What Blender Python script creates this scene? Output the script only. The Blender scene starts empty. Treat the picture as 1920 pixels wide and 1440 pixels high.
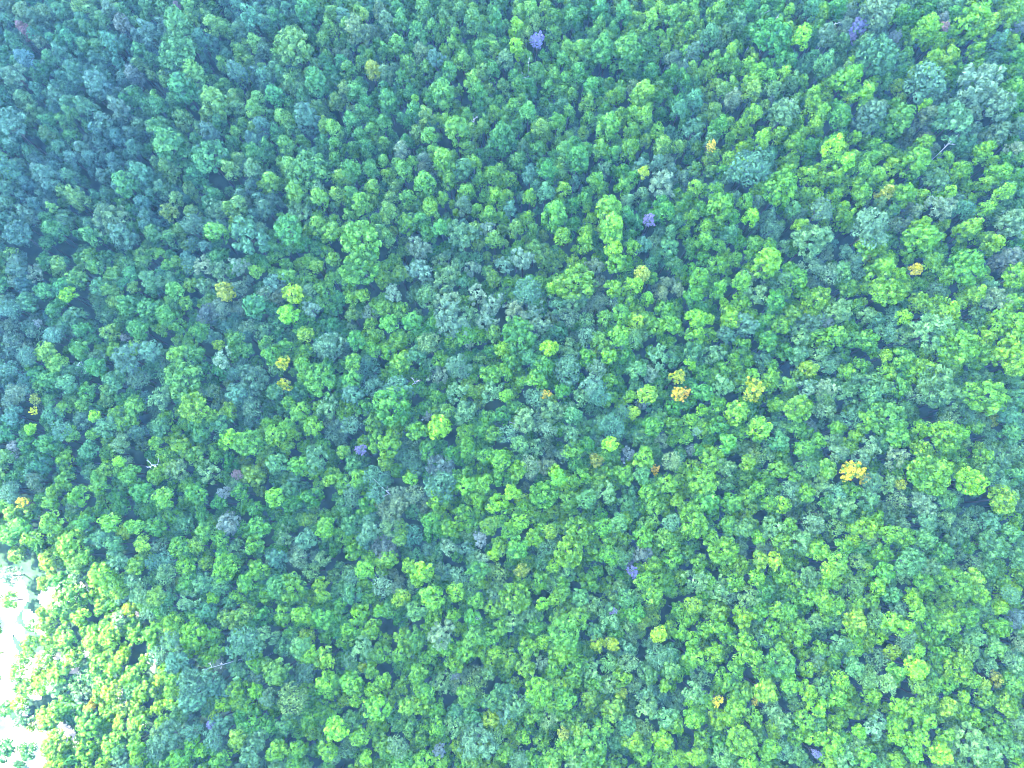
import bpy, math, random
import numpy as np
from mathutils import Vector

random.seed(7)
rng = np.random.default_rng(7)
scene = bpy.context.scene
COL = scene.collection

# ------------------------------------------------------------------ camera
PW, PH, FOC = 1920.0, 1440.0, 1480.0
CAM_H = 175.0
TILT = math.radians(10.7)
cam_data = bpy.data.cameras.new("camera")
cam_data.sensor_width = 36.0
cam_data.lens = 36.0 * FOC / PW
cam_data.clip_end = 20000
cam = bpy.data.objects.new("camera", cam_data)
COL.objects.link(cam)
cam.location = (0, 0, CAM_H)
cam.rotation_euler = (TILT, 0, 0)
scene.camera = cam
CT, ST = math.cos(TILT), math.sin(TILT)


def ground_z(x, y):
    return (1.6 * math.sin(x * 0.031 + 0.7) * math.cos(y * 0.027 - 0.4)
            + 0.9 * math.sin(x * 0.071 - y * 0.053 + 1.9))


def unproject(px, py, z):
    """photo pixel -> world x, y on the level z"""
    u, v = (px - PW / 2) / FOC, -(py - PH / 2) / FOC
    dx, dy, dz = u, v * CT + ST, v * ST - CT
    t = (z - CAM_H) / dz
    return dx * t, dy * t, t      # t is the depth in metres along the optical axis


def project(x, y, z):
    rz = z - CAM_H
    cy = y * CT + rz * ST
    cz = -y * ST + rz * CT
    return PW / 2 + FOC * x / -cz, PH / 2 - FOC * cy / -cz


# ------------------------------------------------------------------ light
SUN_EL, SUN_AZ = math.radians(48), math.radians(148)   # azimuth counter-clockwise from +X: from the upper left
sun_dir = Vector((math.cos(SUN_EL) * math.cos(SUN_AZ), math.cos(SUN_EL) * math.sin(SUN_AZ), math.sin(SUN_EL)))
sd = bpy.data.lights.new("sun", "SUN")
sd.energy = 5.0
sd.angle = math.radians(0.5)
sd.color = (1.0, 0.93, 0.82)
sun = bpy.data.objects.new("sun", sd)
COL.objects.link(sun)
sun.rotation_euler = (-sun_dir).to_track_quat('-Z', 'Y').to_euler()

world = bpy.data.worlds.new("World")
scene.world = world
world.use_nodes = True
wn = world.node_tree.nodes
wl = world.node_tree.links
sky = wn.new("ShaderNodeTexSky")
sky.sky_type = 'NISHITA'
sky.sun_disc = False
sky.sun_elevation = SUN_EL
sky.sun_rotation = math.pi / 2 - SUN_AZ
sky.altitude = 400
sky.air_density = 1.0
sky.dust_density = 1.0
sky.ozone_density = 1.1
bg = wn["Background"]
bg.inputs[1].default_value = 0.15
wl.new(sky.outputs[0], bg.inputs[0])

vs = scene.view_settings
vs.view_transform = 'Standard'
vs.look = 'None'
vs.gamma = 1
vs.exposure = 4.85
scene.cycles.max_bounces = 6
scene.cycles.diffuse_bounces = 3
scene.cycles.transmission_bounces = 2
scene.cycles.volume_bounces = 1
scene.cycles.filter_width = 0.9


# ------------------------------------------------------------------ materials
def new_mat(name):
    m = bpy.data.materials.new(name)
    m.use_nodes = True
    nt = m.node_tree
    nt.nodes.clear()
    out = nt.nodes.new("ShaderNodeOutputMaterial")
    return m, nt, out


def leaf_material(name, per_object):
    m, nt, out = new_mat(name)
    N, L = nt.nodes, nt.links
    if per_object:
        oi = N.new("ShaderNodeObjectInfo")
        tv_ = N.new("ShaderNodeAttribute")
        tv_.attribute_name = "turn"          # boughs that have not turned yet stay green
        gt = N.new("ShaderNodeMath")
        gt.operation = 'GREATER_THAN'
        L.new(tv_.outputs["Fac"], gt.inputs[0])
        L.new(oi.outputs["Alpha"], gt.inputs[1])
        mc = N.new("ShaderNodeMix")
        mc.data_type = 'RGBA'
        L.new(gt.outputs[0], mc.inputs["Factor"])
        L.new(oi.outputs["Color"], mc.inputs["A"])
        mc.inputs["B"].default_value = (0.06, 0.14, 0.012, 1)
        c = mc.outputs["Result"]
    else:
        a = N.new("ShaderNodeAttribute")
        a.attribute_name = "tint"
        c = a.outputs["Color"]
    lv = N.new("ShaderNodeAttribute")
    lv.attribute_name = "leafvar"
    mr = N.new("ShaderNodeMapRange")
    mr.inputs[3].default_value = 0.48
    mr.inputs[4].default_value = 1.52
    L.new(lv.outputs["Fac"], mr.inputs[0])
    mr2 = N.new("ShaderNodeMapRange")
    mr2.inputs[3].default_value = 0.52
    mr2.inputs[4].default_value = 0.48
    L.new(lv.outputs["Fac"], mr2.inputs[0])
    hs = N.new("ShaderNodeHueSaturation")
    L.new(mr2.outputs[0], hs.inputs["Hue"])
    L.new(mr.outputs[0], hs.inputs["Value"])
    L.new(c, hs.inputs["Color"])
    d = N.new("ShaderNodeBsdfDiffuse")
    L.new(hs.outputs[0], d.inputs[0])
    t = N.new("ShaderNodeBsdfTranslucent")
    L.new(hs.outputs[0], t.inputs[0])
    g = N.new("ShaderNodeBsdfGlossy")
    g.inputs["Roughness"].default_value = 0.5
    g.inputs["Color"].default_value = (0.5, 0.5, 0.5, 1)
    mx = N.new("ShaderNodeMixShader")
    mx.inputs[0].default_value = 0.14
    L.new(d.outputs[0], mx.inputs[1])
    L.new(t.outputs[0], mx.inputs[2])
    mx2 = N.new("ShaderNodeMixShader")
    mx2.inputs[0].default_value = 0.012
    L.new(mx.outputs[0], mx2.inputs[1])
    L.new(g.outputs[0], mx2.inputs[2])
    L.new(mx2.outputs[0], out.inputs[0])
    return m


def noise_material(name, c1, c2, scale, rough=0.95, detail=6):
    m, nt, out = new_mat(name)
    N, L = nt.nodes, nt.links
    tc = N.new("ShaderNodeTexCoord")
    nz = N.new("ShaderNodeTexNoise")
    nz.inputs["Scale"].default_value = scale
    nz.inputs["Detail"].default_value = detail
    L.new(tc.outputs["Object"], nz.inputs["Vector"])
    cr = N.new("ShaderNodeValToRGB")
    cr.color_ramp.elements[0].position = 0.35
    cr.color_ramp.elements[1].position = 0.65
    cr.color_ramp.elements[0].color = (*c1, 1)
    cr.color_ramp.elements[1].color = (*c2, 1)
    L.new(nz.outputs["Fac"], cr.inputs[0])
    b = N.new("ShaderNodeBsdfPrincipled")
    b.inputs["Roughness"].default_value = rough
    b.inputs["Specular IOR Level"].default_value = 0.1
    L.new(cr.outputs[0], b.inputs["Base Color"])
    bp = N.new("ShaderNodeBump")
    bp.inputs["Strength"].default_value = 0.4
    L.new(nz.outputs["Fac"], bp.inputs["Height"])
    L.new(bp.outputs[0], b.inputs["Normal"])
    L.new(b.outputs[0], out.inputs[0])
    return m


M_LEAF = leaf_material("foliage", True)
M_MASS = leaf_material("foliage_mass", False)
M_BARK = noise_material("bark", (0.035, 0.035, 0.03), (0.07, 0.065, 0.055), 3.0)
M_DEAD = noise_material("bleached_wood", (0.22, 0.21, 0.21), (0.42, 0.40, 0.40), 2.0)
M_GROUND = noise_material("forest_floor", (0.008, 0.022, 0.012), (0.02, 0.045, 0.02), 0.35)
M_SOIL = noise_material("pale_soil", (0.24, 0.21, 0.15), (0.50, 0.43, 0.36), 0.22)
M_ADDED_CLOUD = noise_material("added_cloud_white", (0.86, 0.86, 0.88), (0.92, 0.92, 0.92), 0.01)


# ------------------------------------------------------------------ mesh helpers
def quads_mesh(name, verts, mat, attrs=None, colors=None, turn=None):
    """verts: (n*4,3) array of separate quads"""
    nv = len(verts)
    nf = nv // 4
    me = bpy.data.meshes.new(name)
    me.vertices.add(nv)
    me.vertices.foreach_set("co", verts.astype(np.float32).ravel())
    me.loops.add(nv)
    me.loops.foreach_set("vertex_index", np.arange(nv, dtype=np.int32))
    me.polygons.add(nf)
    me.polygons.foreach_set("loop_start", np.arange(0, nv, 4, dtype=np.int32))
    me.polygons.foreach_set("loop_total", np.full(nf, 4, dtype=np.int32))
    if attrs is not None:
        a = me.attributes.new("leafvar", 'FLOAT', 'POINT')
        a.data.foreach_set("value", attrs.astype(np.float32))
    if turn is not None:
        a = me.attributes.new("turn", 'FLOAT', 'POINT')
        a.data.foreach_set("value", turn.astype(np.float32))
    if colors is not None:
        a = me.attributes.new("tint", 'FLOAT_COLOR', 'POINT')
        a.data.foreach_set("color", colors.astype(np.float32).ravel())
    me.update()
    me.validate()
    me.materials.append(mat)
    return me


def tube_data(path, radii, sides=6):
    """verts, faces of a tapered tube along path"""
    V, F = [], []
    n = len(path)
    for i, (p, r) in enumerate(zip(path, radii)):
        p = Vector(p)
        d = (Vector(path[min(i + 1, n - 1)]) - Vector(path[max(i - 1, 0)])).normalized()
        a = d.orthogonal().normalized()
        b = d.cross(a)
        for k in range(sides):
            t = 2 * math.pi * k / sides
            V.append(p + a * (r * math.cos(t)) + b * (r * math.sin(t)))
    for i in range(n - 1):
        for k in range(sides):
            F.append((i * sides + k, i * sides + (k + 1) % sides, (i + 1) * sides + (k + 1) % sides, (i + 1) * sides + k))
    F.append(tuple(range(sides))[::-1])
    F.append(tuple(range((n - 1) * sides, n * sides)))
    return V, F


def join_tubes(name, tubes, mat):
    V, F = [], []
    for v, f in tubes:
        o = len(V)
        V += v
        F += [tuple(i + o for i in q) for q in f]
    me = bpy.data.meshes.new(name)
    me.from_pydata([tuple(v) for v in V], [], F)
    me.update()
    me.materials.append(mat)
    return me


def crown_arrays(seed, aspect, nlobes, nleaf, leaf, lobe_r=(0.26, 0.40), jitter=0.32, irregular=0.22, stretch=1.0, cone=0.0):
    """leaf quads of one crown of unit radius centred on the origin; lobes of leaves spread through its volume"""
    r = np.random.default_rng(seed)
    ph = r.uniform(0, 6.28, 4)
    C, R = [], []
    for i in range(nlobes):
        zc = 1 - 1.62 * (i + 0.5) / nlobes
        az = i * 2.39996 + r.normal(0, 0.35)
        zc = np.clip(zc + r.normal(0, 0.08), -0.75, 1)
        s = math.sqrt(max(0, 1 - zc * zc))
        wob = 1 + irregular * (math.sin(2 * az + ph[0]) * 0.6 + math.sin(3 * az + ph[1]) * 0.5) + r.normal(0, irregular * 0.4)
        lr = r.uniform(*lobe_r)
        rad = (1 - lr * 0.75) * wob * (r.uniform(0.45, 0.75) if i % 5 == 4 else 1)
        taper = 1 - cone * max(0, zc)
        C.append((s * math.cos(az) * rad * taper, s * math.sin(az) * rad * taper, zc * aspect * rad * (1 + r.normal(0, 0.06))))
        R.append(lr)
    for dz, lr in ((0.72, 0.30), (0.45, 0.38)):        # the leading shoots in the middle of the crown
        C.append((r.normal(0, .06), r.normal(0, .06), aspect * dz))
        R.append(lr)
    nlobes += 2
    C, R = np.array(C), np.array(R)
    per = max(4, nleaf // nlobes)
    P, Nn, var, trn = [], [], [], []
    for i in range(nlobes):
        n = int(per * 1.5)
        d = r.normal(0, 1, (n, 3))
        d[:, 2] += 0.35
        d /= np.linalg.norm(d, axis=1)[:, None]
        pts = C[i] + d * (R[i] * r.uniform(0.85, 1.05, n))[:, None] * np.array([1, 1, 0.9])
        # leave out leaves buried in other lobes
        dist = np.linalg.norm(pts[:, None, :] - C[None, :, :], axis=2) / R[None, :]
        dist[:, i] = 9
        keep = dist.min(axis=1) > 0.72
        pts, d = pts[keep][:per], d[keep][:per]
        P.append(pts)
        Nn.append(d)
        lobe_v = r.normal(0.5, 0.16)
        trn.append(np.clip(r.uniform(0, 0.9) + r.normal(0, 0.12, len(pts)), 0, 0.95))
        var.append(np.clip(lobe_v + r.normal(0, 0.2, len(pts)), 0, 1))
    P, Nn, var = np.concatenate(P), np.concatenate(Nn), np.concatenate(var)
    Nn = Nn + r.normal(0, jitter, Nn.shape) * 0.6
    Nn /= np.linalg.norm(Nn, axis=1)[:, None]
    ref = r.normal(0, 1, Nn.shape)
    A = np.cross(Nn, ref)
    A /= np.linalg.norm(A, axis=1)[:, None]
    B = np.cross(Nn, A)
    sz = leaf * r.uniform(0.65, 1.3, len(P))
    A = A * (sz * stretch)[:, None]
    B = B * sz[:, None] * 0.72
    Q = np.stack([P - A, P - B * 0.9 + Nn * (sz * 0.18)[:, None], P + A, P + B * 0.9 + Nn * (sz * 0.18)[:, None]], axis=1)
    return Q.reshape(-1, 3), np.repeat(var, 4), np.repeat(np.concatenate(trn), 4)


# crown forms: (list of seeds, parameters)
FORMS = {
    "round":   dict(aspect=1.0, nlobes=34, nleaf=950, leaf=0.125, lobe_r=(0.21, 0.34), irregular=0.13),
    "broad":   dict(aspect=0.8, nlobes=84, nleaf=2400, leaf=0.078, lobe_r=(0.13, 0.22), irregular=0.13),
    "column":  dict(aspect=2.35, nlobes=54, nleaf=1400, leaf=0.125, lobe_r=(0.20, 0.34), irregular=0.09, cone=0.2),
    "feather": dict(aspect=0.95, nlobes=60, nleaf=1900, leaf=0.072, lobe_r=(0.12, 0.21), irregular=0.3, jitter=0.9, stretch=1.6),
    "smooth":  dict(aspect=0.85, nlobes=46, nleaf=1600, leaf=0.08, lobe_r=(0.2, 0.32), irregular=0.14, jitter=0.8),
}
NV = 4
PROTO, MASSP = {}, {}
for fi, (form, kw) in enumerate(FORMS.items()):
    for v in range(NV):
        q, a, tr = crown_arrays(100 * fi + v, **kw)
        PROTO[form, v] = quads_mesh("crown_" + form, q, M_LEAF, a, turn=tr)
for fi, (form, kw) in enumerate(FORMS.items()):
    kw = dict(kw)
    kw["nleaf"] = {"broad": 1700, "column": 900}.get(form, 700)
    kw["nlobes"] = max(16, int(kw["nlobes"] * 0.6))
    kw["leaf"] = max(0.095, kw["leaf"] * 0.98)
    lr = kw.get("lobe_r", (0.26, 0.40))
    kw["lobe_r"] = (lr[0] * 1.12, lr[1] * 1.12)
    for v in range(6):
        MASSP[form, v] = crown_arrays(1000 + 100 * fi + v, **kw)[:2]


def trunk_mesh(seed):
    """unit height trunk (0..1) with limbs that fork into the crown; crown centre lies at z = 1"""
    r = random.Random(seed)
    tubes = []
    pts = [(0, 0, -0.05), (0.01, 0.0, 0.3), (r.uniform(-.02, .02), r.uniform(-.02, .02), 0.65), (r.uniform(-.03, .03), r.uniform(-.03, .03), 1.0)]
    tubes.append(tube_data(pts, (0.020, 0.016, 0.012, 0.004), 7))
    for k in range(5):
        a = k * 1.26 + r.uniform(-.3, .3)
        z0 = r.uniform(0.66, 0.86)
        l = r.uniform(0.07, 0.12)
        tubes.append(tube_data([(0, 0, z0), (l * .5 * math.cos(a), l * .5 * math.sin(a), z0 + 0.07), (l * math.cos(a), l * math.sin(a), z0 + 0.17)], (0.009, 0.006, 0.002), 5))
    return join_tubes("trunk", tubes, M_BARK)


TRUNKS = [trunk_mesh(s) for s in range(4)]


def dead_mesh(seed, height, lean, branches, thick):
    r = random.Random(seed)
    tubes = []
    a0 = r.uniform(0, 6.28)
    pts = []
    for i in range(7):
        t = i / 6
        pts.append((lean * height * t * t + 0.05 * math.sin(5 * t + seed), 0.06 * math.cos(4 * t + seed), -0.3 + (height + 0.3) * t))
    tubes.append(tube_data(pts, [thick * (1 - 0.85 * i / 6) for i in range(7)], 7))
    for k in range(branches):
        t = r.uniform(0.5, 0.97)
        i = min(5, int(t * 6))
        p = Vector(pts[i]).lerp(Vector(pts[i + 1]), t * 6 - i)
        a = a0 + k * 2.4
        l = r.uniform(0.9, 2.3) * (1.25 - t * 0.6)
        d = Vector((math.cos(a), math.sin(a), r.uniform(0.5, 1.1))).normalized()
        q = p + d * l * 0.5
        e = p + d * l + Vector((0, 0, 0.25 * l))
        tubes.append(tube_data([p, q, e], (thick * .45, thick * .3, thick * .08), 5))
        for j in range(2):
            d2 = (d + Vector((r.uniform(-.8, .8), r.uniform(-.8, .8), r.uniform(0, .6)))).normalized()
            tubes.append(tube_data([q, q + d2 * l * .35, q + d2 * l * .6], (thick * .28, thick * .18, thick * .05), 4))
    return join_tubes("dead_tree", tubes, M_DEAD)


# ------------------------------------------------------------------ colours of the kinds of tree
BASE = {
    "L": (0.072, 0.182, 0.005), "G": (0.028, 0.118, 0.010), "D": (0.020, 0.092, 0.020), "B": (0.036, 0.086, 0.052),
    "S": (0.098, 0.154, 0.088), "Y": (0.250, 0.275, 0.010), "O": (0.340, 0.250, 0.014), "P": (0.098, 0.088, 0.100),
    "R": (0.062, 0.092, 0.050), "K": (0.060, 0.130, 0.012),
    "V": (0.092, 0.235, 0.008),   # vivid lime
}
MIXED = {   # species whose leaves turn only in part
    "LY": (0.100, 0.195, 0.010), "YL": (0.135, 0.215, 0.010), "VY": (0.135, 0.245, 0.008), "KO": (0.125, 0.150, 0.014), "YK": (0.115, 0.160, 0.014),
    "KY": (0.100, 0.150, 0.014), "P": (0.108, 0.086, 0.155), "YO": (0.370, 0.305, 0.010), "PS": (0.110, 0.135, 0.105), "PB": (0.062, 0.088, 0.064),
    "PR": (0.100, 0.078, 0.085), "RP": (0.110, 0.070, 0.065),
}
LOCAL = ((0.038, 0.070, 0.080), (0.043, 0.120, 0.016), (0.076, 0.168, 0.006))   # stock goes from blue-green to lime; upper-left blue also paints in the haze


def colour(cls, rnd, px=960, py=720):
    c = np.array(MIXED[cls]) if cls in MIXED else np.mean([BASE[k] for k in cls], axis=0)
    w = 0.12 if any(k in cls for k in "YOPV") else 0.3
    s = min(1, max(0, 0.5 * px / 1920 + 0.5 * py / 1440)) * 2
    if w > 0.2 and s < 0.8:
        w += 0.22 * (0.8 - s) / 0.8  # stronger blue mix towards the upper left, haze put into the leaves
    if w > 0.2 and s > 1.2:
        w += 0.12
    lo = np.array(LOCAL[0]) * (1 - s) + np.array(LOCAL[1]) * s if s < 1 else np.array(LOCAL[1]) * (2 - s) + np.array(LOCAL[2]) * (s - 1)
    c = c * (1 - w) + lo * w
    v = math.exp(rnd.gauss(0, 0.10))
    h = rnd.gauss(0, 0.07)
    return (c[0] * v * (1 + h), c[1] * v, c[2] * v * (1 - h))


WORDS = {
    "L": "lime green", "G": "mid green", "D": "dark green", "B": "blue-grey", "S": "silvery", "Y": "yellow", "O": "orange", "P": "purple",
    "R": "brownish mauve", "K": "olive", "V": "vivid lime", "LG": "fresh green", "LK": "yellowish green", "LY": "yellow-green",
    "SG": "silvery green", "SB": "silvery blue", "BR": "mauve grey", "KG": "dull olive green", "RK": "brownish olive", "PB": "lavender grey",
    "KO": "yellowish olive", "YO": "golden orange", "DG": "deep green", "BD": "dark blue-green", "BG": "bluish green", "RG": "greyish green",
    "RS": "pale pinkish grey", "PS": "pale lavender", "VY": "bright yellow-lime", "SK": "pale olive", "PR": "plum purple", "RP": "maroon", "RD": "dark brownish green", "SD": "pale teal green",
}

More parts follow.
